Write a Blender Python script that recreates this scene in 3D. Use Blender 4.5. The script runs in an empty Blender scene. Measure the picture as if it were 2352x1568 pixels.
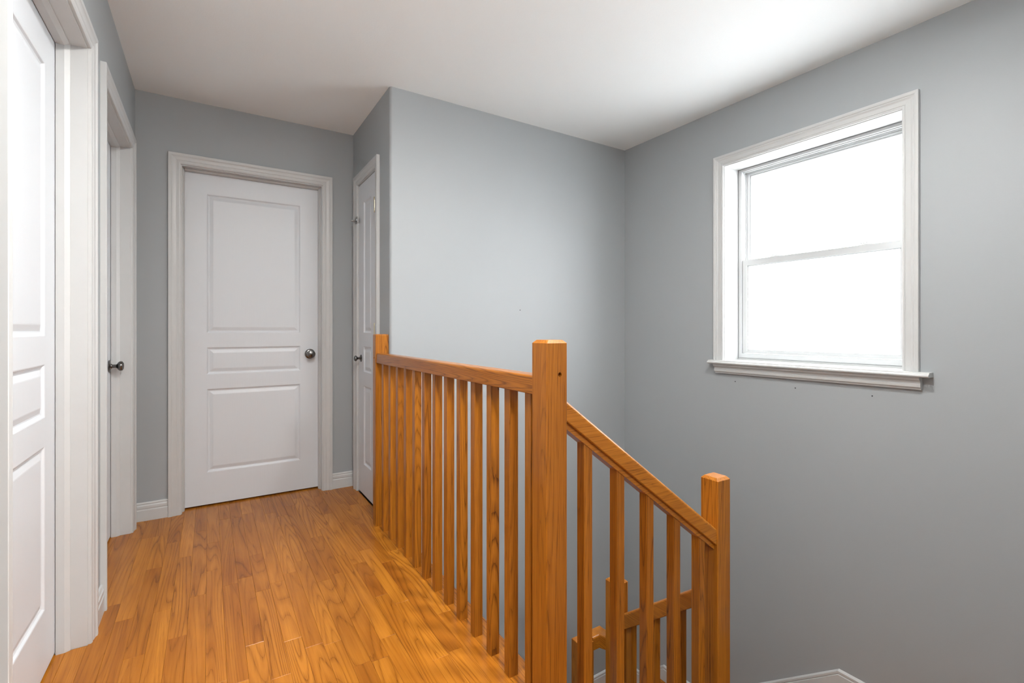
import bpy, bmesh, math, random
from math import sin, cos, pi, radians, atan, atan2
from mathutils import Vector, Matrix

# ------------------------------------------------------------------ camera, world, exposure
scene = bpy.context.scene
COL = scene.collection
F_PX, THETA, CAM_H = 1104.6, atan(696 / 1104.6), 1.08
cam_data = bpy.data.cameras.new('camera')
cam = bpy.data.objects.new('camera', cam_data)
COL.objects.link(cam)
cam.location = (0, 0, CAM_H)
cam.rotation_euler = (pi / 2, 0, -THETA)
cam_data.sensor_fit = 'HORIZONTAL'
cam_data.sensor_width = 36
cam_data.lens = F_PX / 2352 * 36
cam_data.shift_y = -27 / 2352
cam_data.clip_start = 0.02
scene.camera = cam

SKY = 15.5            # overcast white daylight seen through the window
LAMP = 195.0           # ceiling lamp in the hall
REAR_FILL = 270.0          # added fill lamp behind the camera, no fixture known there
STAIR_FILL = 165.0          # added fill lamp over the stairs, brightens the window wall
EXPOSURE = 0.34
world = bpy.data.worlds.new('overcast_sky')
scene.world = world
world.use_nodes = True
bg = world.node_tree.nodes['Background']
bg.inputs[0].default_value = (0.965, 0.985, 1.0, 1)
bg.inputs[1].default_value = SKY
# light portal in the window opening (guides the sky sampling only, gives no light of its own)
pl = bpy.data.lights.new('window_portal', 'AREA')
pl.shape = 'RECTANGLE'
pl.size, pl.size_y = 1.16, 0.885
pl.cycles.is_portal = True
po = bpy.data.objects.new('window_portal', pl)
COL.objects.link(po)
po.location = (2.885, 1.3425, 1.4855)
po.rotation_euler = (0, pi / 2, 0)
scene.view_settings.view_transform = 'Standard'
scene.view_settings.look = 'None'
scene.view_settings.exposure = EXPOSURE
scene.view_settings.gamma = 1
scene.view_settings.use_curve_mapping = False
scene.cycles.use_denoising = True
scene.cycles.max_bounces = 16
scene.cycles.diffuse_bounces = 10

# ------------------------------------------------------------------ dimensions (metres)
XL, XC, XR = -0.352, 0.848, 2.652          # left wall, closet wall, window wall
YS, YE = 2.615, 3.415                      # stairwell wall, end of hall
YN = 0.05                                  # near side wall of the stairwell
HC = 2.43                                  # ceiling height
ZB = -2.8                                  # floor of the storey below
random.seed(11)

# ------------------------------------------------------------------ mesh helper
class MB:
    def __init__(s):
        s.v, s.f = [], []
    def add(s, vs, fs):
        n = len(s.v)
        s.v += [tuple(p) for p in vs]
        s.f += [tuple(i + n for i in f) for f in fs]
        return s
    def box(s, x0, x1, y0, y1, z0, z1):
        return s.add([(x0, y0, z0), (x1, y0, z0), (x1, y1, z0), (x0, y1, z0), (x0, y0, z1), (x1, y0, z1), (x1, y1, z1), (x0, y1, z1)],
                     [(0, 3, 2, 1), (4, 5, 6, 7), (0, 1, 5, 4), (1, 2, 6, 5), (2, 3, 7, 6), (3, 0, 4, 7)])
    def loft(s, rings, caps=True, closed=True):
        n = len(rings[0])
        vs = [p for r in rings for p in r]
        fs = []
        for k in range(len(rings) - 1):
            for i in range(n if closed else n - 1):
                j = (i + 1) % n
                fs.append((k * n + i, k * n + j, (k + 1) * n + j, (k + 1) * n + i))
        if caps:
            fs.append(tuple(range(n - 1, -1, -1)))
            fs.append(tuple((len(rings) - 1) * n + i for i in range(n)))
        return s.add(vs, fs)
    def lathe(s, prof, n=24, axis='y', c=(0, 0, 0)):
        rings = []
        for r, h in prof:
            ring = []
            for i in range(n):
                a = 2 * pi * i / n
                p = {'y': (r * cos(a), h, -r * sin(a)), 'z': (r * cos(a), r * sin(a), h), 'x': (h, r * cos(a), r * sin(a))}[axis]
                ring.append(tuple(p[k] + c[k] for k in range(3)))
            rings.append(ring)
        return s.loft(rings)
    def build(s, name, mat, parent=None, loc=(0, 0, 0), rot=(0, 0, 0), smooth=False):
        me = bpy.data.meshes.new(name)
        me.from_pydata(s.v, [], s.f)
        bm = bmesh.new(); bm.from_mesh(me)
        bmesh.ops.remove_doubles(bm, verts=bm.verts, dist=1e-6)
        bmesh.ops.recalc_face_normals(bm, faces=bm.faces)
        bm.to_mesh(me); bm.free()
        me.materials.append(mat)
        if smooth:
            me.polygons.foreach_set('use_smooth', [True] * len(me.polygons))
            try: me.set_sharp_from_angle(angle=radians(38))
            except Exception: pass
        o = bpy.data.objects.new(name, me)
        COL.objects.link(o)
        o.location = loc; o.rotation_euler = rot
        if parent: o.parent = parent
        return o

def empty(name, loc=(0, 0, 0), rz=0.0):
    o = bpy.data.objects.new(name, None)
    o.empty_display_size = 0.05
    COL.objects.link(o)
    o.location = loc; o.rotation_euler = (0, 0, rz)
    return o

def tag(o, label, cat, kind=None, group=None):
    o['label'] = label; o['category'] = cat
    if kind: o['kind'] = kind
    if group: o['group'] = group
    return o

def shared(o_src, name, parent, loc, rot=(0, 0, 0)):
    o = o_src.copy(); o.name = name
    COL.objects.link(o)
    o.parent = parent; o.location = loc; o.rotation_euler = rot
    return o

# ------------------------------------------------------------------ materials
def new_mat(name):
    m = bpy.data.materials.new(name); m.use_nodes = True
    nt = m.node_tree
    return m, nt, nt.nodes['Principled BSDF']

def N(nt, kind, **kw):
    n = nt.nodes.new(kind)
    for k, v in kw.items():
        if k == 'inp':
            for kk, vv in v.items(): n.inputs[kk].default_value = vv
        else: setattr(n, k, v)
    return n

def paint(name, col, rough, bump=0.0, bscale=300.0, var=0.0, vscale=3.0, bump_dist=0.0006):
    m, nt, p = new_mat(name)
    L = nt.links.new
    p.inputs['Roughness'].default_value = rough
    p.inputs['Base Color'].default_value = (*col, 1)
    tc = N(nt, 'ShaderNodeTexCoord')
    if var:
        n = N(nt, 'ShaderNodeTexNoise', inp={'Scale': vscale, 'Detail': 3})
        L(tc.outputs['Object'], n.inputs['Vector'])
        mx = N(nt, 'ShaderNodeMix', data_type='RGBA')
        mx.inputs['A'].default_value = (*[c * (1 - var) for c in col], 1)
        mx.inputs['B'].default_value = (*[min(1, c * (1 + var)) for c in col], 1)
        L(n.outputs['Fac'], mx.inputs['Factor'])
        L(mx.outputs['Result'], p.inputs['Base Color'])
    if bump:
        n2 = N(nt, 'ShaderNodeTexNoise', inp={'Scale': bscale, 'Detail': 2})
        L(tc.outputs['Object'], n2.inputs['Vector'])
        b = N(nt, 'ShaderNodeBump', inp={'Strength': bump, 'Distance': bump_dist})
        L(n2.outputs['Fac'], b.inputs['Height'])
        L(b.outputs['Normal'], p.inputs['Normal'])
    return m

def door_paint(name, col):
    # satin white with the pressed wood grain of a moulded door
    m, nt, p = new_mat(name)
    L = nt.links.new
    p.inputs['Base Color'].default_value = (*col, 1)
    p.inputs['Roughness'].default_value = 0.42
    tc = N(nt, 'ShaderNodeTexCoord')
    mp = N(nt, 'ShaderNodeMapping'); mp.inputs['Scale'].default_value = (170, 170, 9)
    L(tc.outputs['Object'], mp.inputs['Vector'])
    n = N(nt, 'ShaderNodeTexNoise', inp={'Scale': 1.0, 'Detail': 3, 'Distortion': 0.4})
    L(mp.outputs['Vector'], n.inputs['Vector'])
    b = N(nt, 'ShaderNodeBump', inp={'Strength': 0.35, 'Distance': 0.0006})
    L(n.outputs['Fac'], b.inputs['Height']); L(b.outputs['Normal'], p.inputs['Normal'])
    return m

def metal(name, col, rough):
    m, nt, p = new_mat(name)
    p.inputs['Base Color'].default_value = (*col, 1)
    p.inputs['Metallic'].default_value = 1
    p.inputs['Roughness'].default_value = rough
    return m

def oak(name, axis, light, dark, line, S1=13.0, L1=1.1, R=11.0, line_amt=0.55, pore_amt=0.45, tone=0.22, rough=0.3, blotch=0.2, coat=0.25, bump=0.12, spec=0.5):
    m, nt, p = new_mat(name)
    L = nt.links.new
    def math_(op, a, b=None, c=None):
        n = N(nt, 'ShaderNodeMath', operation=op)
        for i, x in enumerate((a, b, c)):
            if x is None: continue
            if isinstance(x, (int, float)): n.inputs[i].default_value = x
            else: L(x, n.inputs[i])
        return n.outputs[0]
    tc = N(nt, 'ShaderNodeTexCoord'); oi = N(nt, 'ShaderNodeObjectInfo')
    sp = N(nt, 'ShaderNodeSeparateXYZ'); L(tc.outputs['Object'], sp.inputs[0])
    o = {'x': sp.outputs[0], 'y': sp.outputs[1], 'z': sp.outputs[2]}
    al = o[axis]; ac, ad = [o[k] for k in 'xyz' if k != axis]
    rnd = oi.outputs['Random']
    off = math_('MULTIPLY', rnd, 61.0)
    off2 = math_('MULTIPLY', math_('FRACT', math_('MULTIPLY', rnd, 17.3)), 43.0)
    def vec(sa, sl, o1=off, o2=off2):
        c = N(nt, 'ShaderNodeCombineXYZ')
        L(math_('ADD', math_('MULTIPLY', ac, sa), o1), c.inputs[0])
        L(math_('ADD', math_('MULTIPLY', ad, sa), o2), c.inputs[1])
        L(math_('ADD', math_('MULTIPLY', al, sl), o1), c.inputs[2])
        return c.outputs[0]
    def noise(v, detail=1.0, dist=0.0, rough_=0.5):
        n = N(nt, 'ShaderNodeTexNoise', inp={'Scale': 1.0, 'Detail': detail, 'Distortion': dist, 'Roughness': rough_})
        L(v, n.inputs['Vector']); return n.outputs['Fac']
    # growth rings cut lengthwise: contour lines of a stretched field
    n1 = noise(vec(S1, L1), 0.6)
    n1b = noise(vec(S1 * 9, L1 * 9), 2.0)
    field = math_('MULTIPLY_ADD', math_('ADD', n1, math_('MULTIPLY', n1b, 0.012)), R, 0.0)
    saw = math_('FRACT', field)
    ramp = N(nt, 'ShaderNodeValToRGB')
    cr = ramp.color_ramp
    cr.elements[0].position = 0.0; cr.elements[0].color = (1, 1, 1, 1)
    cr.elements[1].position = 1.0; cr.elements[1].color = (0.45, 0.45, 0.45, 1)
    e = cr.elements.new(0.10); e.color = (0.55, 0.55, 0.55, 1)
    e = cr.elements.new(0.26); e.color = (0.08, 0.08, 0.08, 1)
    e = cr.elements.new(0.60); e.color = (0.0, 0.0, 0.0, 1)
    L(saw, ramp.inputs[0])
    ringv = math_('MULTIPLY', ramp.outputs[0], math_('MULTIPLY', math_('MULTIPLY_ADD', math_('FRACT', math_('MULTIPLY', rnd, 3.77)), 0.9, 0.45), line_amt))
    # open pores: fine short dashes along the grain
    pn = noise(vec(560, 9), 2.0, 0, 0.6)
    pr = N(nt, 'ShaderNodeMapRange', inp={'From Min': 0.50, 'From Max': 0.66}); L(pn, pr.inputs[0])
    pores = math_('MULTIPLY', math_('MULTIPLY', pr.outputs[0], pore_amt), math_('MULTIPLY_ADD', ramp.outputs[0], 0.7, 0.5))
    # medium streaks + blotches + tone per piece
    st = noise(vec(60, 1.6), 2.0)
    bl = noise(vec(7, 2.2), 2.0)
    t2 = math_('FRACT', math_('MULTIPLY', rnd, 7.91))
    tn = math_('MULTIPLY', t2, tone)
    base = math_('ADD', math_('ADD', math_('MULTIPLY', math_('SUBTRACT', st, 0.5), 0.8), math_('MULTIPLY', math_('SUBTRACT', bl, 0.5), blotch * 4)), math_('ADD', tn, 0.35))
    m1 = N(nt, 'ShaderNodeMix', data_type='RGBA', clamp_factor=True)
    m1.inputs['A'].default_value = (*light, 1); m1.inputs['B'].default_value = (*dark, 1)
    L(base, m1.inputs['Factor'])
    m2 = N(nt, 'ShaderNodeMix', data_type='RGBA', clamp_factor=True)
    m2.inputs['B'].default_value = (*line, 1)
    L(m1.outputs['Result'], m2.inputs['A']); L(math_('ADD', ringv, pores), m2.inputs['Factor'])
    L(m2.outputs['Result'], p.inputs['Base Color'])
    p.inputs['Roughness'].default_value = rough
    p.inputs['Coat Weight'].default_value = coat
    p.inputs['Specular IOR Level'].default_value = spec
    p.inputs['Coat Roughness'].default_value = 0.10
    b = N(nt, 'ShaderNodeBump', inp={'Strength': bump, 'Distance': 0.0008}); b.invert = True
    L(math_('ADD', ringv, pores), b.inputs['Height'])
    L(b.outputs['Normal'], p.inputs['Normal'])
    return m

M_WALL = paint('wall_grey_paint', (0.335, 0.357, 0.368), 0.55, 0.25, 260, 0.02, 2.0)
M_CEIL = paint('ceiling_white_paint', (0.870, 0.905, 0.910), 0.7, 0.5, 180, 0.0)
M_TRIM = paint('trim_white_paint', (0.525, 0.533, 0.530), 0.38, 0.12, 60, 0.03, 14)
M_DOOR = door_paint('door_white_paint', (0.635, 0.662, 0.692))
M_VINYL = paint('window_white_vinyl', (0.52, 0.535, 0.54), 0.35)
M_SUB = paint('dark_subfloor', (0.05, 0.03, 0.015), 0.8, 0.2, 90)
M_DARK = paint('dark_hole', (0.012, 0.01, 0.009), 0.9, 0.2, 90)
M_GASKET = paint('grey_weatherstrip', (0.16, 0.17, 0.175), 0.6, 0.1, 90)
M_PEWTER = metal('dark_pewter', (0.16, 0.155, 0.15), 0.24)
M_NICKEL = metal('nickel', (0.55, 0.50, 0.38), 0.3)
M_STEEL = metal('grey_steel', (0.33, 0.33, 0.33), 0.35)
FL, FD, FLn = (0.54, 0.205, 0.020), (0.285, 0.088, 0.008), (0.12, 0.030, 0.003)
M_FLOOR = oak('oak_floor_varnish', 'y', FL, FD, FLn, S1=12.0, L1=0.85, R=17, line_amt=0.46, pore_amt=0.34, tone=0.42, rough=0.27, blotch=0.26, coat=0.05, spec=0.22)
RL, RD, RLn = (0.47, 0.172, 0.016), (0.265, 0.080, 0.006), (0.070, 0.017, 0.002)
M_OAK = {a: oak('oak_rail_varnish_' + a, a, RL, RD, RLn, S1=15.0, L1=0.65, R=27, line_amt=0.58, pore_amt=0.55, tone=0.40, rough=0.34, blotch=0.16, coat=0.32, spec=0.2) for a in 'xyz'}

def glass(name, frost):
    m, nt, p = new_mat(name)
    L = nt.links.new
    nt.nodes.remove(p)
    tr = N(nt, 'ShaderNodeBsdfTransparent'); gl = N(nt, 'ShaderNodeBsdfGlossy', inp={'Roughness': 0.02})
    tl = N(nt, 'ShaderNodeBsdfTranslucent', inp={'Color': (0.95, 0.96, 0.97, 1)})
    m1 = N(nt, 'ShaderNodeMixShader', inp={0: frost}); m2 = N(nt, 'ShaderNodeMixShader', inp={0: 0.05})
    L(tr.outputs[0], m1.inputs[1]); L(tl.outputs[0], m1.inputs[2])
    L(m1.outputs[0], m2.inputs[1]); L(gl.outputs[0], m2.inputs[2])
    L(m2.outputs[0], nt.nodes['Material Output'].inputs[0])
    return m
M_GLASS = glass('clear_glass', 0.0)
M_FROST = glass('frosted_glass', 0.35)

def lamp_mat(name, strength):
    m, nt, p = new_mat(name)
    nt.nodes.remove(p)
    em = N(nt, 'ShaderNodeEmission', inp={0: (1.0, 0.985, 0.955, 1), 1: strength})
    nt.links.new(em.outputs[0], nt.nodes['Material Output'].inputs[0])
    return m

# ------------------------------------------------------------------ shell of the place
# door openings: along-wall centre, clear width, clear height
DW, DH = 0.774, 2.042
DA, DB = (1.39 + 2.172) / 2, (2.458 + 3.24) / 2        # left wall doors (Y centres)
DE = 0.2535                                            # end door (X centre)
DC, DCW = 3.075, 0.408                                 # closet door (Y centre, width)
JT = 0.019                                             # jamb thickness
T = 0.14

def wall_with_holes(mb, put, a0, a1, z0, z1, holes):
    """boxes along an axis a with rectangular holes [(b0,b1,h0,h1)]; put(a0,a1,z0,z1) adds one box"""
    a = a0
    for b0, b1, h0, h1 in sorted(holes):
        put(a, b0, z0, z1)
        if h0 > z0: put(b0, b1, z0, h0)
        if h1 < z1: put(b0, b1, h1, z1)
        a = b1
    put(a, a1, z0, z1)

hole = lambda c, w: (c - w / 2 - JT, c + w / 2 + JT, -0.05, DH + JT)
mb = MB()
wall_with_holes(mb, lambda a, b, c, d: mb.box(XL - T, XL, a, b, c, d), -1.7, YE + T, -0.05, HC, [hole(DA, DW), hole(DB, DW)])
for c in (DA, DB): mb.box(XL - T - 0.03, XL - T, c - 0.5, c + 0.5, -0.05, 2.2)
tag(mb.build('wall_left', M_WALL), 'grey painted hallway wall with two white doors', 'wall', 'structure')
mb = MB()
wall_with_holes(mb, lambda a, b, c, d: mb.box(a, b, YE, YE + T, c, d), XL, XC + 0.1, -0.05, HC, [hole(DE, DW)])
mb.box(DE - 0.5, DE + 0.5, YE + T, YE + T + 0.03, -0.05, 2.2)
tag(mb.build('wall_end', M_WALL), 'dim grey wall around the door at the end of the hallway', 'wall', 'structure')
mb = MB()
wall_with_holes(mb, lambda a, b, c, d: mb.box(XC, XC + 0.12, a, b, c, d), YS + 0.14, YE, -0.05, HC, [hole(DC, DCW)])
mb.box(XC + 0.12, XC + 0.15, DC - 0.3, DC + 0.3, -0.05, 2.2)
tag(mb.build('wall_closet', M_WALL), 'short shaded grey wall holding the narrow closet door', 'wall', 'structure')
# stairwell wall with a rounded corner at the hallway
R_C = 0.016
prof = [(XC + R_C - R_C * sin(a), YS + R_C - R_C * cos(a)) for a in [i * pi / 2 / 8 for i in range(9)]]
prof += [(XC, YS + 0.14), (XR + 0.2, YS + 0.14), (XR + 0.2, YS)]
mb = MB().loft([[(x, y, z) for x, y in prof] for z in (ZB, HC)])
wall_stair = tag(mb.build('wall_stair', M_WALL, smooth=True), 'bright light grey wall behind the oak railing', 'wall', 'structure')
# window wall
WY0, WY1, WZ0, WZ1 = 0.90, 1.785, 0.905, 2.072
mb = MB()
wall_with_holes(mb, lambda a, b, c, d: mb.box(XR, XR + 0.23, a, b, c, d), YN - 0.12, YS, ZB, HC, [(WY0 - JT, WY1 + JT, 0.874, WZ1 + JT)])
wall_right = tag(mb.build('wall_right', M_WALL), 'grey wall around the bright window', 'wall', 'structure')
tag(MB().box(0.90, XR, YN - 0.12, YN, ZB, HC).build('wall_near', M_WALL), 'grey wall on the near side of the stairs', 'wall', 'structure')
tag(MB().box(1.10, 1.22, -1.7, YN - 0.12, -0.05, HC).build('wall_rear_right', M_WALL), 'grey hallway wall behind the camera on the right', 'wall', 'structure')
tag(MB().box(XL, 1.22, -1.82, -1.7, -0.05, HC).build('wall_rear', M_WALL), 'grey wall closing the hallway behind the camera', 'wall', 'structure')
tag(MB().box(0.74, 0.846, YN, YS + 0.13, ZB, -0.262).box(0.846, 0.8595, 1.12, YS + 0.013, ZB, -0.0225).build('wall_stairwell', M_WALL), 'grey wall below the hallway floor edge in the stairwell', 'wall', 'structure')
tag(MB().box(XL - T, XR + 0.23, -1.82, YE + T, HC, HC + 0.12).build('ceiling', M_CEIL), 'white painted ceiling over hallway and stairwell', 'ceiling', 'structure')
tag(MB().box(0.74, XR + 0.23, YN - 0.12, YS + 0.14, ZB - 0.1, ZB).build('floor_lower', paint('beige_lower_floor', (0.5, 0.44, 0.36), 0.8, 0.3, 120)), 'beige floor of the storey below the stairs', 'floor', 'structure')

# pale ground far below the window, outdoors
tag(MB().box(XR + 0.6, 60, -40, 40, -4.2, -4.0).build('ground', paint('pale_ground', (0.46, 0.465, 0.47), 0.9, 0.2, 5)), 'pale ground outside, below the window', 'ground', 'structure')

# nail holes left in the walls
for i, (o, p, n) in enumerate([(wall_stair, (1.7095, YS, 1.2075), 'y'), (wall_right, (XR, 1.715, 0.772), 'x'), (wall_right, (XR, 1.368, 0.7685), 'x'), (wall_right, (XR, 1.0155, 0.767), 'x')]):
    m_ = MB().lathe([(0.0001, 0.0), (0.0032, 0.0), (0.0022, -0.0008), (0.0001, -0.0008)], 10, n, p)
    m_.build('nail_hole', M_DARK, o)

# ------------------------------------------------------------------ oak strip floor
PW = 0.0571
floor = tag(MB().box(XL - T, 0.79, -1.7, YE + T, -0.26, -0.0205).build('floor', M_SUB), 'glossy honey oak strip floor running down the hallway', 'floor', 'structure')
MB_sub = MB().box(0.79, 1.10, -1.7, YN - 0.12, -0.26, -0.0205)
MB_sub.box(0.79, 0.846, YN - 0.12, YE, -0.26, -0.0205)
MB_sub.box(0.846, 1.0, YS + 0.14, YE + T, -0.26, -0.0205)
MB_sub.build('subfloor', M_SUB, floor)
def plank(x0, x1, y0, y1):
    g, c, t = 0.0002, 0.0007, 0.0195
    w, l = (x1 - x0) / 2 - g, (y1 - y0) / 2 - g
    dz = random.uniform(-0.00025, 0.00025)
    r = lambda k, z: [(-w + k, -l + k, z), (w - k, -l + k, z), (w - k, l - k, z), (-w + k, l - k, z)]
    MB().loft([r(0, -t), r(0, -c * 0.8), r(c, 0)]).build('plank', M_FLOOR, floor, ((x0 + x1) / 2, (y0 + y1) / 2, dz))
def row(x0, x1, y0, y1, seedv):
    rr = random.Random(seedv)
    y = y1
    first = True
    while y > y0 + 1e-4:
        near = y < 0.4
        l = rr.uniform(0.9, 1.2) if near else rr.uniform(0.32, 0.85)
        if first: l *= rr.uniform(0.35, 1.0); first = False
        ya = y - l
        if ya < y0 + 0.18: ya = y0
        plank(x0, x1, ya, y); y = ya
for i in range(20):
    x0, x1 = XL + i * PW, XL + (i + 1) * PW
    dr = abs((x0 + x1) / 2 - DE) < DW / 2 + 0.03
    row(x0, x1, -1.7, YE + (0.11 if dr else 0.0), 100 + i)
for c in (DA, DB):
    for k in range(2):
        plank(XL - (k + 1) * 0.055, XL - k * 0.055, c - DW / 2, c + DW / 2)
row(0.79, XC, YS + 0.0, YE, 331); row(0.79, XC, -1.7, 1.03, 332)
for i in range(4): row(XC + i * 0.0635, XC + (i + 1) * 0.0635, -1.7, YN - 0.12, 340 + i)

# ------------------------------------------------------------------ trim profiles
CAS = [(0, 0), (0, .0085), (.004, .0105), (.009, .0115), (.020, .0105), (.024, .0125), (.036, .0140), (.042, .0160), (.046, .0190), (.060, .0190), (.0615, .0175), (.0615, 0)]
BASE = [(0, 0), (0.0125, 0), (0.0125, 0.060), (0.0095, 0.064), (0.0095, 0.068), (0.0115, 0.071), (0.0115, 0.084), (0.0075, 0.090), (0.0075, 0.094), (0.0090, 0.097), (0.0060, 0.104), (0, 0.104)]

def casing_set(parent, xl, xr, zt, zb=0.0, prof=CAS):
    for s, x in ((-1, xl), (1, xr)):
        MB().loft([[(x + s * o, t, zb) for o, t in prof], [(x + s * o, t, zt + o) for o, t in prof]]).build('casing', M_TRIM, parent)
    MB().loft([[(xl - o, t, zt + o) for o, t in prof], [(xr + o, t, zt + o) for o, t in prof]]).build('casing', M_TRIM, parent)

def baseboard(name, p0, p1, nrm, label):
    """straight run of moulded baseboard on a wall; nrm = direction out of the wall"""
    rings = [[(p[0] + nrm[0] * t, p[1] + nrm[1] * t, z + p[2]) for t, z in BASE] for p in (p0, p1)]
    return tag(MB().loft(rings).build(name, M_TRIM), label, 'baseboard', 'structure')

# ------------------------------------------------------------------ doors
PANELS = [(0.205, 0.717), (0.806, 0.972), (1.060, 1.912)]
def knob(parent, x, y, z, s=1.0):
    k = MB().lathe([(0.0095 * s, 0.008 * s), (0.0095 * s, 0.030 * s), (0.0125 * s, 0.035 * s), (0.0205 * s, 0.0395 * s), (0.0255 * s, 0.046 * s), (0.0265 * s, 0.052 * s), (0.024 * s, 0.0585 * s), (0.016 * s, 0.063 * s), (0.0005, 0.0645 * s)], 28)
    k = k.build('knob', M_PEWTER, parent, (x, y, z), smooth=True)
    r = MB().lathe([(0.033 * s, 0.0), (0.033 * s, 0.003 * s), (0.0305 * s, 0.006 * s), (0.024 * s, 0.0075 * s), (0.0135 * s, 0.010 * s), (0.012 * s, 0.014 * s), (0.0005, 0.014 * s)], 28)
    r.build('rosette', M_PEWTER, k, smooth=True)
    return k

def make_door(name, loc, rz, w, recess, label, cat='door', pan_x=0.121, knob_at=None, knob_s=1.0, stop=True, z0=0.010, jd=0.125):
    root = empty(name, loc, rz)
    tag(root, label, cat, 'structure')
    h = w / 2
    casing_set(root, -h - 0.005, h + 0.005, DH + 0.005)
    mbj = MB()
    mbj.box(-h - JT, -h, -jd, 0.0, 0, DH + JT); mbj.box(h, h + JT, -jd, 0.0, 0, DH + JT); mbj.box(-h, h, -jd, 0.0, DH, DH + JT)
    mbj.build('jamb', M_TRIM, root)
    # leaf
    g = 0.0035
    lw, zt, t = h - g, DH - 0.004, 0.035
    y = -recess
    ms = MB()
    if stop: s0, s1 = y + 0.002, y + 0.037
    else: s0, s1 = y - t - 0.037, y - t - 0.002
    a_, b_ = (s1, s1 - 0.013) if stop else (s0, s0 + 0.013)      # moulded edge faces the open side
    e_ = s0 if stop else s1
    sec = [(0, e_), (0.011, e_), (0.011, b_), (0.0035, a_), (0, a_)]
    ms.loft([[(-h + u, v, z) for u, v in sec] for z in (0, DH)]); ms.loft([[(h - u, v, z) for u, v in sec] for z in (0, DH)])
    ms.loft([[(x, v, DH - u) for u, v in sec] for x in (-h + 0.011, h - 0.011)])
    ms.build('stop', M_TRIM, root)
    xs = [-lw, -h + pan_x, h - pan_x, lw]
    zs = [z0] + [z for p in PANELS for z in p] + [zt]
    ml = MB()
    for i in range(3):
        for j in range(len(zs) - 1):
            if i == 1 and j % 2 == 1: continue
            ml.add([(xs[i], y, zs[j]), (xs[i + 1], y, zs[j]), (xs[i + 1], y, zs[j + 1]), (xs[i], y, zs[j + 1])], [(0, 1, 2, 3)])
    bk = y - t
    ml.add([(-lw, bk, z0), (lw, bk, z0), (lw, bk, zt), (-lw, bk, zt)], [(0, 1, 2, 3)])
    ml.add([(-lw, y, z0), (-lw, y, zt), (-lw, bk, zt), (-lw, bk, z0)], [(0, 1, 2, 3)])
    ml.add([(lw, y, z0), (lw, y, zt), (lw, bk, zt), (lw, bk, z0)], [(0, 1, 2, 3)])
    ml.add([(-lw, y, zt), (lw, y, zt), (lw, bk, zt), (-lw, bk, zt)], [(0, 1, 2, 3)])
    ml.add([(-lw, y, z0), (lw, y, z0), (lw, bk, z0), (-lw, bk, z0)], [(0, 1, 2, 3)])
    leaf = ml.build('door_leaf', M_DOOR, root)
    for (pz0, pz1) in PANELS:
        rings = []
        for ins, dp in ((0, 0), (0.003, -0.0012), (0.007, -0.0065), (0.012, -0.0088), (0.016, -0.0088), (0.034, -0.0028), (0.037, -0.0024)):
            rings.append([(xs[1] + ins, y + dp, pz0 + ins), (xs[2] - ins, y + dp, pz0 + ins), (xs[2] - ins, y + dp, pz1 - ins), (xs[1] + ins, y + dp, pz1 - ins)])
        mp_ = MB(); mp_.loft(rings, caps=False); n = len(mp_.v); mp_.f.append((n - 4, n - 3, n - 2, n - 1))
        mp_.build('panel', M_DOOR, leaf)
    if knob_at: knob(root, knob_at[0], y, knob_at[1], knob_s)
    return root

d1 = make_door('door_1', (DE, YE, 0), pi, DW, 0.074, 'white three-panel door with dark knob at the end of the hallway', knob_at=(DE - 0.579, 0.917))
d2 = make_door('door_2', (XL, DA, 0), -pi / 2, DW, 0.081, 'nearest white three-panel door in left wall, cut off by photo edge', knob_at=(DW / 2 - 0.062, 0.90))
d3 = make_door('door_3', (XL, DB, 0), -pi / 2, DW, 0.081, 'recessed white door with dark knob beside the far left corner', knob_at=(-(DW / 2 - 0.060), 0.893), knob_s=0.95)
d4 = make_door('door_4', (XC, DC, 0), pi / 2, DCW, 0.003, 'narrow white closet door behind the far newel post', pan_x=0.118, knob_at=(0.145, 0.892), knob_s=0.72, stop=False, jd=0.115)
for z in (1.83, 1.075, 0.25):
    hg = MB().lathe([(0.0005, -0.046), (0.004, -0.046), (0.0058, -0.043), (0.0058, -0.018), (0.0052, -0.0175), (0.0052, -0.0165), (0.0058, -0.016), (0.0058, 0.016), (0.0052, 0.0165), (0.0052, 0.0175), (0.0058, 0.018), (0.0058, 0.043), (0.004, 0.046), (0.0005, 0.046)], 12, 'z')
    hb = hg.build('hinge', M_NICKEL, d4, (-DCW / 2 + 0.006, 0.0085, z), smooth=True)
    MB().box(-0.003, 0.018, -0.0113, -0.0097, -0.043, 0.043).box(-0.0012, 0.0012, -0.0113, -0.004, -0.043, 0.043).build('hinge_plate', M_NICKEL, hb)
lt = MB().box(-0.040, 0.014, 0, 0.003, -0.021, 0.021)
lt.lathe([(0.003, 0.003), (0.0042, 0.0042), (0.0005, 0.005)], 8, 'y', (-0.030, 0, 0.013)).lathe([(0.003, 0.003), (0.0042, 0.0042), (0.0005, 0.005)], 8, 'y', (-0.030, 0, -0.013))
lo = lt.build('latch', M_STEEL, d4, (DCW / 2 + 0.013, 0.0115, 1.812))
MB().box(-0.030, 0.020, 0.003, 0.008, -0.006, 0.006).lathe([(0.0005, 0.004), (0.006, 0.004), (0.006, 0.026), (0.004, 0.030), (0.0005, 0.030)], 10, 'y', (0.014, 0, 0)).build('latch_arm', M_STEEL, lo, smooth=True)

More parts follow.
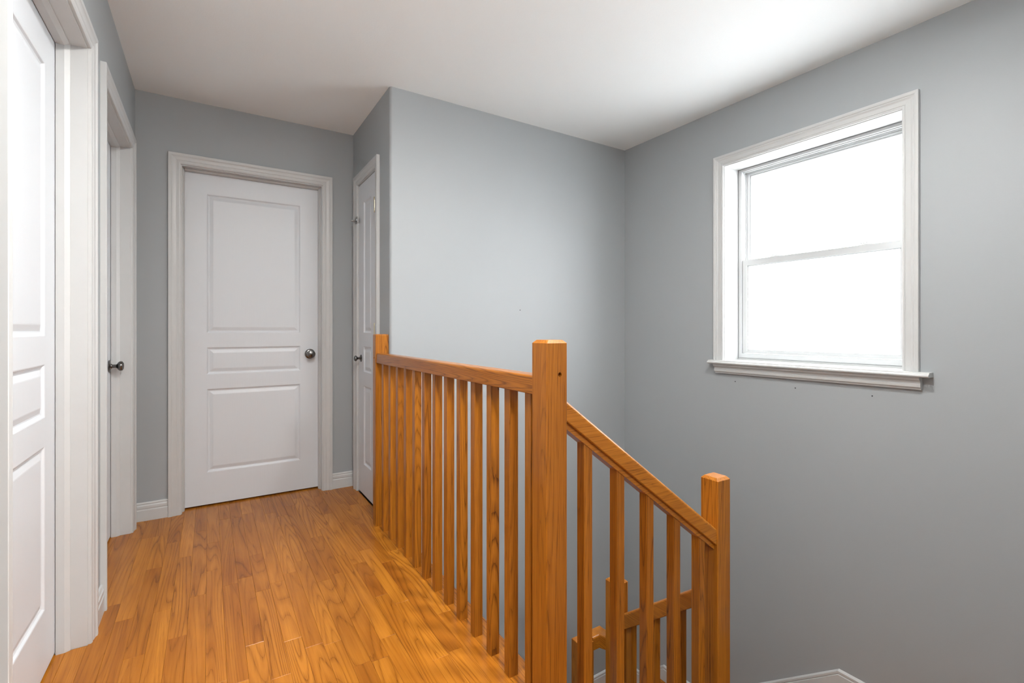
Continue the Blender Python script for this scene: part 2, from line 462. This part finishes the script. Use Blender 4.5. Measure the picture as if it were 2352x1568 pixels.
# ------------------------------------------------------------------ baseboards
CO = DW / 2 + 0.005 + 0.0615
baseboard('baseboard_left', (XL, DA + CO, 0), (XL, DB - CO, 0), (1, 0), 'short white baseboard between the two left doors')
baseboard('baseboard_end_left', (XL, YE, 0), (DE - CO, YE, 0), (0, -1), 'white moulded baseboard left of the hallway end door')
baseboard('baseboard_end_right', (DE + CO, YE, 0), (XC, YE, 0), (0, -1), 'white moulded baseboard right of the hallway end door')
baseboard('baseboard_rear', (XL, -1.7, 0), (1.10, -1.7, 0), (0, 1), 'white baseboard on the wall behind the camera')
# stairwell skirt boards: follow the flights
def skirt(name, pts, axis, w0, nrm, label, hh=0.15):
    """pts: top edge polyline [(along, z)]; board hh high with a moulded cap"""
    prof = [(0, 0), (0.008, -0.004), (0.012, -0.008), (0.012, -0.018), (0.009, -0.022), (0.013, -0.026), (0.013, -hh), (0, -hh)]
    rings = []
    for a, z in pts:
        ring = []
        for t, dz in prof:
            ring.append((w0 + nrm * t, a, z + dz) if axis == 'y' else (a, w0 + nrm * t, z + dz))
        rings.append(ring)
    return tag(MB().loft(rings).build(name, M_TRIM), label, 'baseboard', 'structure')
skirt('baseboard_right', [(YN, -0.605), (1.157, -0.605), (1.80, -1.115), (1.93, -1.215), (2.245, -1.225), (2.42, -1.37), (2.47, -1.40), (YS, -1.40)], 'y', XR, -1, 'white skirt board stepping down the window wall with the stairs')
skirt('baseboard_stair', [(1.30, -1.432), (XR, -1.400)], 'x', YS, -1, 'white skirt board at the foot of the stairwell wall')

# ------------------------------------------------------------------ window
win = empty('window_1', (XR, 0, 0), pi / 2)       # local x = world Y, local y = -world X
tag(win, 'white double-hung window with glowing panes above the stairs', 'window', 'structure')
WC = [(0, 0), (0, .009), (.003, .011), (.009, .011), (.011, .0085), (.013, .0105), (.032, .0125), (.040, .0165), (.044, .0150), (.048, .0185), (.056, .0200), (.060, .0200), (.0615, .018), (.0615, 0)]
casing_set(win, WY0 - 0.004, WY1 + 0.004, WZ1 + 0.004, 0.895, WC)
mj = MB()
mj.box(WY0 - JT, WY0, -0.228, 0, 0.875, WZ1 + JT); mj.box(WY1, WY1 + JT, -0.228, 0, 0.875, WZ1 + JT); mj.box(WY0, WY1, -0.228, 0, WZ1, WZ1 + JT)
mj.box(WY0, WY1, -0.228, -0.1395, 0.8745, WZ0)
mj.build('jamb', M_TRIM, win)
# stool with rounded nose
sp_ = [(-0.139, 0.874), (0.050, 0.874), (0.054, 0.876), (0.056, 0.8805), (0.054, 0.8855), (0.050, 0.888), (0.047, 0.8885), (0.045, 0.8945), (-0.139, 0.8955)]
# inside the opening and horns past the casing
mst = MB().loft([[(x, y, z) for y, z in sp_] for x in (WY0 + 0.0005, WY1 - 0.0005)])
horn = [p for p in sp_ if p[0] > 0]
horn = [(0.0, 0.874)] + horn + [(0.0, 0.8947)]
mst.loft([[(0.789 + (0.004 if k == 0 else 0), y, z) for y, z in horn] for k in (1,)] + [[(WY0 + 0.0005, y, z) for y, z in horn]])
mst.loft([[(WY1 - 0.0005, y, z) for y, z in horn], [(1.868, y, z) for y, z in horn]])
mst.build('sill', M_TRIM, win)
ap = [(0, 0.874), (0.040, 0.874), (0.040, 0.868), (0.036, 0.860), (0.027, 0.853), (0.024, 0.846), (0.026, 0.838), (0.024, 0.828), (0.018, 0.822), (0.016, 0.8165), (0, 0.8165)]
MB().loft([[(x, y, z) for y, z in ap] for x in (0.826, 1.838)]).build('apron', M_TRIM, win)
# vinyl frame set 138 mm back
FY = -0.139
def rect_frame(mb, x0, x1, z0, z1, wx, wzb, wzt, y0, y1):
    mb.box(x0, x0 + wx, y0, y1, z0, z1); mb.box(x1 - wx, x1, y0, y1, z0, z1)
    mb.box(x0 + wx, x1 - wx, y0, y1, z0, z0 + wzb); mb.box(x0 + wx, x1 - wx, y0, y1, z1 - wzt, z1)
mf = MB(); rect_frame(mf, WY0, WY1, WZ0, WZ1, 0.024, 0.030, 0.018, FY - 0.085, FY)
mf.build('window_frame', M_VINYL, win)
mg = MB(); rect_frame(mg, WY0 + 0.0005, WY1 - 0.0005, WZ0 + 0.0005, WZ1 - 0.0005, 0.0022, 0.0022, 0.0022, FY, FY + 0.0015)
mg.build('weatherstrip', M_GASKET, win)
fx0, fx1 = WY0 + 0.024, WY1 - 0.024
# lower sash (front track) and upper sash (rear track)
ls = MB(); rect_frame(ls, fx0 + 0.002, fx1 - 0.002, 0.937, 1.509, 0.027, 0.014, 0.036, FY - 0.036, FY - 0.006)
rect_frame(ls, fx0 + 0.029, fx1 - 0.029, 0.951, 1.473, 0.006, 0.008, 0.004, FY - 0.033, FY - 0.014)
lsash = ls.build('lower_sash', M_VINYL, win)
MB().box(fx0 + 0.033, fx1 - 0.033, FY - 0.026, FY - 0.022, 0.957, 1.470).build('pane', M_FROST, lsash)
us = MB(); rect_frame(us, fx0 + 0.002, fx1 - 0.002, 1.474, WZ1 - 0.020, 0.018, 0.034, 0.014, FY - 0.076, FY - 0.044)
rect_frame(us, fx0 + 0.020, fx1 - 0.020, 1.508, WZ1 - 0.034, 0.010, 0.006, 0.009, FY - 0.072, FY - 0.052)
usash = us.build('upper_sash', M_VINYL, win)
MB().box(fx0 + 0.026, fx1 - 0.026, FY - 0.064, FY - 0.060, 1.511, WZ1 - 0.041).build('pane', M_GLASS, usash)
# thin track ribs on the frame sides and head
rb = MB()
for x in (fx0, fx1): 
    s = 1 if x == fx0 else -1
    rb.box(min(x, x + s * 0.006), max(x, x + s * 0.006), FY - 0.042, FY - 0.038, 1.51, WZ1 - 0.018)
rb.box(fx0, fx1, FY - 0.042, FY - 0.038, WZ1 - 0.024, WZ1 - 0.018); rb.box(fx0, fx1, FY - 0.018, FY - 0.012, WZ1 - 0.023, WZ1 - 0.018)
rb.build('sash_track', M_VINYL, win)
for y in (1.565, 1.105):
    ml = MB().box(-0.030, 0.030, -0.016, 0.008, 0, 0.004)
    ml.lathe([(0.0005, 0.004), (0.012, 0.004), (0.012, 0.010), (0.0005, 0.012)], 14, 'z', (0, -0.004, 0))
    ml.box(-0.012, 0.024, -0.008, 0.004, 0.009, 0.014)
    ml.build('sash_lock', M_VINYL, win, (y, FY - 0.022, 1.509))

# ------------------------------------------------------------------ railings
def post(name, parent, x, y, w, d, z0, z1, ch=0.0025, top=0.009, rnd=False):
    def ring(k, z):
        a, b = w / 2 - k, d / 2 - k; c = ch
        return [(-a + c, -b, z), (a - c, -b, z), (a, -b + c, z), (a, b - c, z), (a - c, b, z), (-a + c, b, z), (-a, b - c, z), (-a, -b + c, z)]
    H = z1 - z0
    rings = [ring(0, 0), ring(0, H - top)] + ([ring(top * 0.3, H - top * 0.3)] if rnd else []) + [ring(top, H)]
    return MB().loft(rings).build(name, M_OAK['z'], parent, (x, y, z0))

def baluster(parent, x, y, z0, z1a, z1b=None, s=0.0325, along='x'):
    """square baluster; top may be cut on the rake (z1a at low coordinate, z1b at high coordinate of `along`)"""
    z1b = z1a if z1b is None else z1b
    h, c = s / 2, 0.0018
    base = [(-h + c, -h), (h - c, -h), (h, -h + c), (h, h - c), (h - c, h), (-h + c, h), (-h, h - c), (-h, -h + c)]
    zt = lambda p: z1a + (z1b - z1a) * (((p[0] if along == 'x' else p[1]) + h) / s) - z0
    return MB().loft([[(a, b, 0) for a, b in base], [(a, b, zt((a, b))) for a, b in base]]).build('baluster', M_OAK['z'], parent, (x, y, z0))

def rail_prof(w, h, r):
    """cross-section (u across, v up) with rounded upper edges, bottom at v=0"""
    p = [(-w / 2, 0.002), (-w / 2 + 0.002, 0), (w / 2 - 0.002, 0), (w / 2, 0.002)]
    p += [(w / 2 - r + r * cos(a), h - r + r * sin(a)) for a in [0, pi / 8, pi / 4, 3 * pi / 8, pi / 2]]
    p += [(-w / 2 + r - r * sin(a), h - r + r * cos(a)) for a in [0, pi / 8, pi / 4, 3 * pi / 8, pi / 2]]
    return p

def drill(o, c, r, depth, axis):
    """bore a bolt hole into a post (real recess)"""
    mc = MB().lathe([(r, -depth), (r, depth)], 20, axis, c)
    cut = mc.build('drill_bit', M_OAK['z'])
    bpy.context.view_layer.update()
    cut.matrix_world = o.matrix_world.copy()
    md = o.modifiers.new('hole', 'BOOLEAN'); md.object = cut; md.operation = 'DIFFERENCE'; md.solver = 'EXACT'
    bpy.context.view_layer.update()
    dg = bpy.context.evaluated_depsgraph_get()
    me = bpy.data.meshes.new_from_object(o.evaluated_get(dg))
    o.modifiers.clear(); o.data = me
    bpy.data.objects.remove(cut, do_unlink=True)

# --- landing railing along the hallway edge
XRAIL = 0.805
rail1 = tag(empty('landing_railing', (XRAIL, 1.8, 0)), 'level oak railing with square balusters along the hallway floor edge', 'railing')
def kid(o, root):                      # keep world placement under a root that is only translated
    o.parent = root; o.location = Vector(o.location) - root.location
    return o
nb = 0.0
near_newel = kid(post('newel_post', None, XRAIL, 1.0815, 0.071, 0.071, nb, 1.052), rail1)
bpy.context.view_layer.update()
drill(near_newel, (0.0095, -0.0355, 0.957), 0.0062, 0.012, 'y')
far_newel = kid(post('newel_post', None, 0.8095, 2.655, 0.074, 0.05, nb, 1.056, ch=0.003, top=0.006, rnd=True), rail1)
drill(far_newel, (-0.037, 0.004, 0.925), 0.006, 0.010, 'x')
pr = rail_prof(0.056, 0.054, 0.009)
kid(MB().loft([[(u, y, v) for u, v in pr] for y in (-0.7565, 0.7565)]).build('handrail', M_OAK['y'], None, (XRAIL, 1.8735, 0.8965)), rail1)
for i in range(13):
    kid(baluster(None, XRAIL, 2.54 - 0.11585 * i + 0.01625, 0.0, 0.8965), rail1)
nos = [(-0.0425, -0.022), (0.034, -0.022), (0.0425, -0.016), (0.0445, -0.010), (0.0425, -0.003), (0.037, 0.0), (-0.0425, 0.0)]
nose = kid(MB().loft([[(u, y, v) for u, v in nos] for y in (-0.7925, 0.7925)]).build('nosing', M_OAK['y'], None, (0.8325, 1.8225, 0.0)), rail1)

# --- first flight railing (descends towards the window wall)
SL = 0.75
YF = 1.0805
rail2 = tag(empty('stair_railing', (1.2, YF, -0.76)), 'sloping oak stair railing ending at the low newel post', 'railing')
low_newel = kid(post('newel_post', None, 1.5525, 1.0815, 0.072, 0.071, -0.95, 0.553), rail2)
ang = atan(SL)
railtop = lambda x: 0.881 - SL * (x - 0.846)        # top line of the rail
pr = rail_prof(0.060, 0.047, 0.010)
def raked(xa, xb, prof, dz, cx):
    return MB().loft([[(x - cx, u, railtop(x) + dz + v / cos(ang) - railtop(cx)) for u, v in prof] for x in (xa, xb)])
kid(raked(0.8405, 1.5165, pr, -0.0588, 1.18).build('handrail', M_OAK['x'], None, (1.18, YF, railtop(1.18))), rail2)
fil = [(-0.0195, -0.015), (0.0195, -0.015), (0.0195, 0.0), (-0.0195, 0.0)]
kid(raked(0.8405, 1.5165, fil, -0.0588, 1.18).build('rail_fillet', M_OAK['x'], None, (1.18, YF, railtop(1.18))), rail2)
for k in range(5):
    xb = 0.9165 + 0.13 * k
    x = xb + 0.0165
    zt = lambda xx: railtop(xx) - 0.0588 - 0.0187
    tread_z = -0.19 * (1 + int((x - 0.85) // 0.24)) if x > 0.85 else 0
    kid(baluster(None, x, YF, tread_z, zt(x - 0.01625), zt(x + 0.01625), along='x'), rail2)

# --- second flight railing (descends away from the camera)
XF = 1.5515
rail3 = tag(empty('stair_railing', (XF, 1.35, -1.33)), 'short lower oak stair railing seen through the balusters', 'railing')
kid(post('newel_post', None, 1.5515, 1.5795, 0.071, 0.071, -1.33, -0.040, top=0.007), rail3)
top3 = lambda y: -0.137 - 0.762 * (y - 1.49)
ang3 = atan(0.762)
pr3 = rail_prof(0.058, 0.055, 0.008)
def raked3(ya, yb, prof, dz, cy):
    return MB().loft([[(u, y - cy, top3(y) + dz + v / cos(ang3) - top3(cy)) for u, v in prof] for y in (ya, yb)])
kid(raked3(1.1175, 1.5435, pr3, -0.0715, 1.33).build('handrail', M_OAK['y'], None, (XF, 1.33, top3(1.33))), rail3)
for yb in (1.217, 1.345, 1.473):
    y = yb + 0.0165
    zt3 = lambda yy: top3(yy) - 0.0715
    tz = -0.95 if y < 1.40 else -1.14
    kid(baluster(None, XF, y, tz, zt3(y - 0.01625), zt3(y + 0.01625), along='y'), rail3)

# --- third flight: gooseneck that turns back and its newel
rail4 = tag(empty('stair_railing', (1.45, 1.69, -1.52)), 'lowest oak rail with mitred curved turn beside the middle newel', 'railing')
kid(post('newel_post', None, 1.450, 1.694, 0.072, 0.072, -1.70, -0.341, top=0.002, ch=0.001), rail4)
pr4 = rail_prof(0.058, 0.062, 0.010)
pts = []
for i in range(9):
    f = i / 8
    y = 1.6155 + f * (1.6925 - 1.6155)
    z = -0.375 - 0.012 * sin(f * pi / 2) * 1.0 + (-0.0) + 0.0 * f
    pts.append((y, -0.372 - 0.018 * sin(f * pi / 2)))
rings = [[(XF + u, y, z + v) for u, v in pr4] for y, z in pts[:-1]]
# mitre at the turn, then along -X into the newel
yc, zc = pts[-1]
rings.append([(XF + u, yc + u, zc + v) for u, v in pr4])
rings.append([(1.4865, yc + u, zc + v) for u, v in pr4])
kid(MB().loft(rings).build('handrail', M_OAK['y'], None, (0, 0, 0)), rail4)

# ------------------------------------------------------------------ staircase
st = tag(empty('staircase', (1.7, 1.0, -1.33)), 'oak stairs descending in short flights beside the window', 'staircase')
def step(x0, x1, y0, y1, z, name='tread', ax='x', t=0.026):
    kid(MB().box(-(x1 - x0) / 2, (x1 - x0) / 2, -(y1 - y0) / 2, (y1 - y0) / 2, -t, 0).build(name, M_TRIM if name == 'riser' else M_FLOOR, None, ((x0 + x1) / 2, (y0 + y1) / 2, z)), st)
RI = 0.19
for k in range(4):
    xr_ = 0.85 + 0.24 * k
    zt_ = -RI * k
    if k: step(xr_ - 0.24, xr_ + 0.025, YN + 0.004, 1.115, zt_, 'tread', 'y')
    step(xr_ - 0.002, xr_ + 0.013, YN + 0.004, 1.115, zt_ - 0.0265, 'riser', 'y', RI - 0.027)
step(0.849, 0.875, YN + 0.004, 1.03, 0.0, 'tread', 'y', 0.022)
step(1.571, XR - 0.013, YN + 0.004, 1.185, -4 * RI, 'landing', 'x', 0.03)
for k in range(3):
    yr = 1.16 + 0.24 * k
    zt_ = -RI * (4 + k)
    if k: step(1.516, XR - 0.013, yr - 0.24, yr + 0.025, zt_, 'tread', 'x')
    step(1.516, XR - 0.013, yr - 0.002, yr + 0.013, zt_ - 0.0305, 'riser', 'x', RI - 0.032)
step(1.516, XR - 0.013, 1.64, 2.295, -7 * RI, 'landing', 'x', 0.03)
step(1.516, XR - 0.013, 2.27, 2.285, -7 * RI - 0.031, 'riser', 'x', RI - 0.032)
step(1.516, XR - 0.013, 2.27, YS - 0.013, -8 * RI, 'landing', 'x', 0.03)
for k in range(3):
    xa = 1.516 - 0.24 * k
    step(xa - 0.013, xa, 1.66, YS - 0.013, -RI * (8 + k) - 0.0305, 'riser', 'y', RI - 0.032)
    if k < 2: step(xa - 0.24, xa, 1.66, YS - 0.013, -RI * (9 + k), 'tread', 'y')

# ------------------------------------------------------------------ hall ceiling lamp and two added fill lamps (above the frame)
def ceiling_light(x, y, strength, label):
    r = tag(empty('ceiling_light', (x, y, HC)), label, 'ceiling light', group='hallway ceiling lights')
    MB().lathe([(0.0005, 0), (0.130, 0), (0.130, -0.070), (0.127, -0.072), (0.124, -0.070), (0.124, -0.020), (0.0005, -0.020)], 32, 'z').build('drum', M_STEEL, r, smooth=True)
    MB().lathe([(0.0005, -0.045), (0.1235, -0.045), (0.1235, -0.068), (0.115, -0.078), (0.095, -0.087), (0.06, -0.094), (0.0005, -0.097)], 32, 'z').build('diffuser', lamp_mat('lit_opal_glass', strength), r, smooth=True)
ceiling_light(0.38, 1.08, LAMP, 'round opal ceiling light above the hallway floor')
ceiling_light(0.35, -0.65, REAR_FILL, 'round opal fill light added behind the camera')
ceiling_light(1.45, 0.85, STAIR_FILL, 'round opal fill light added above the stairs')
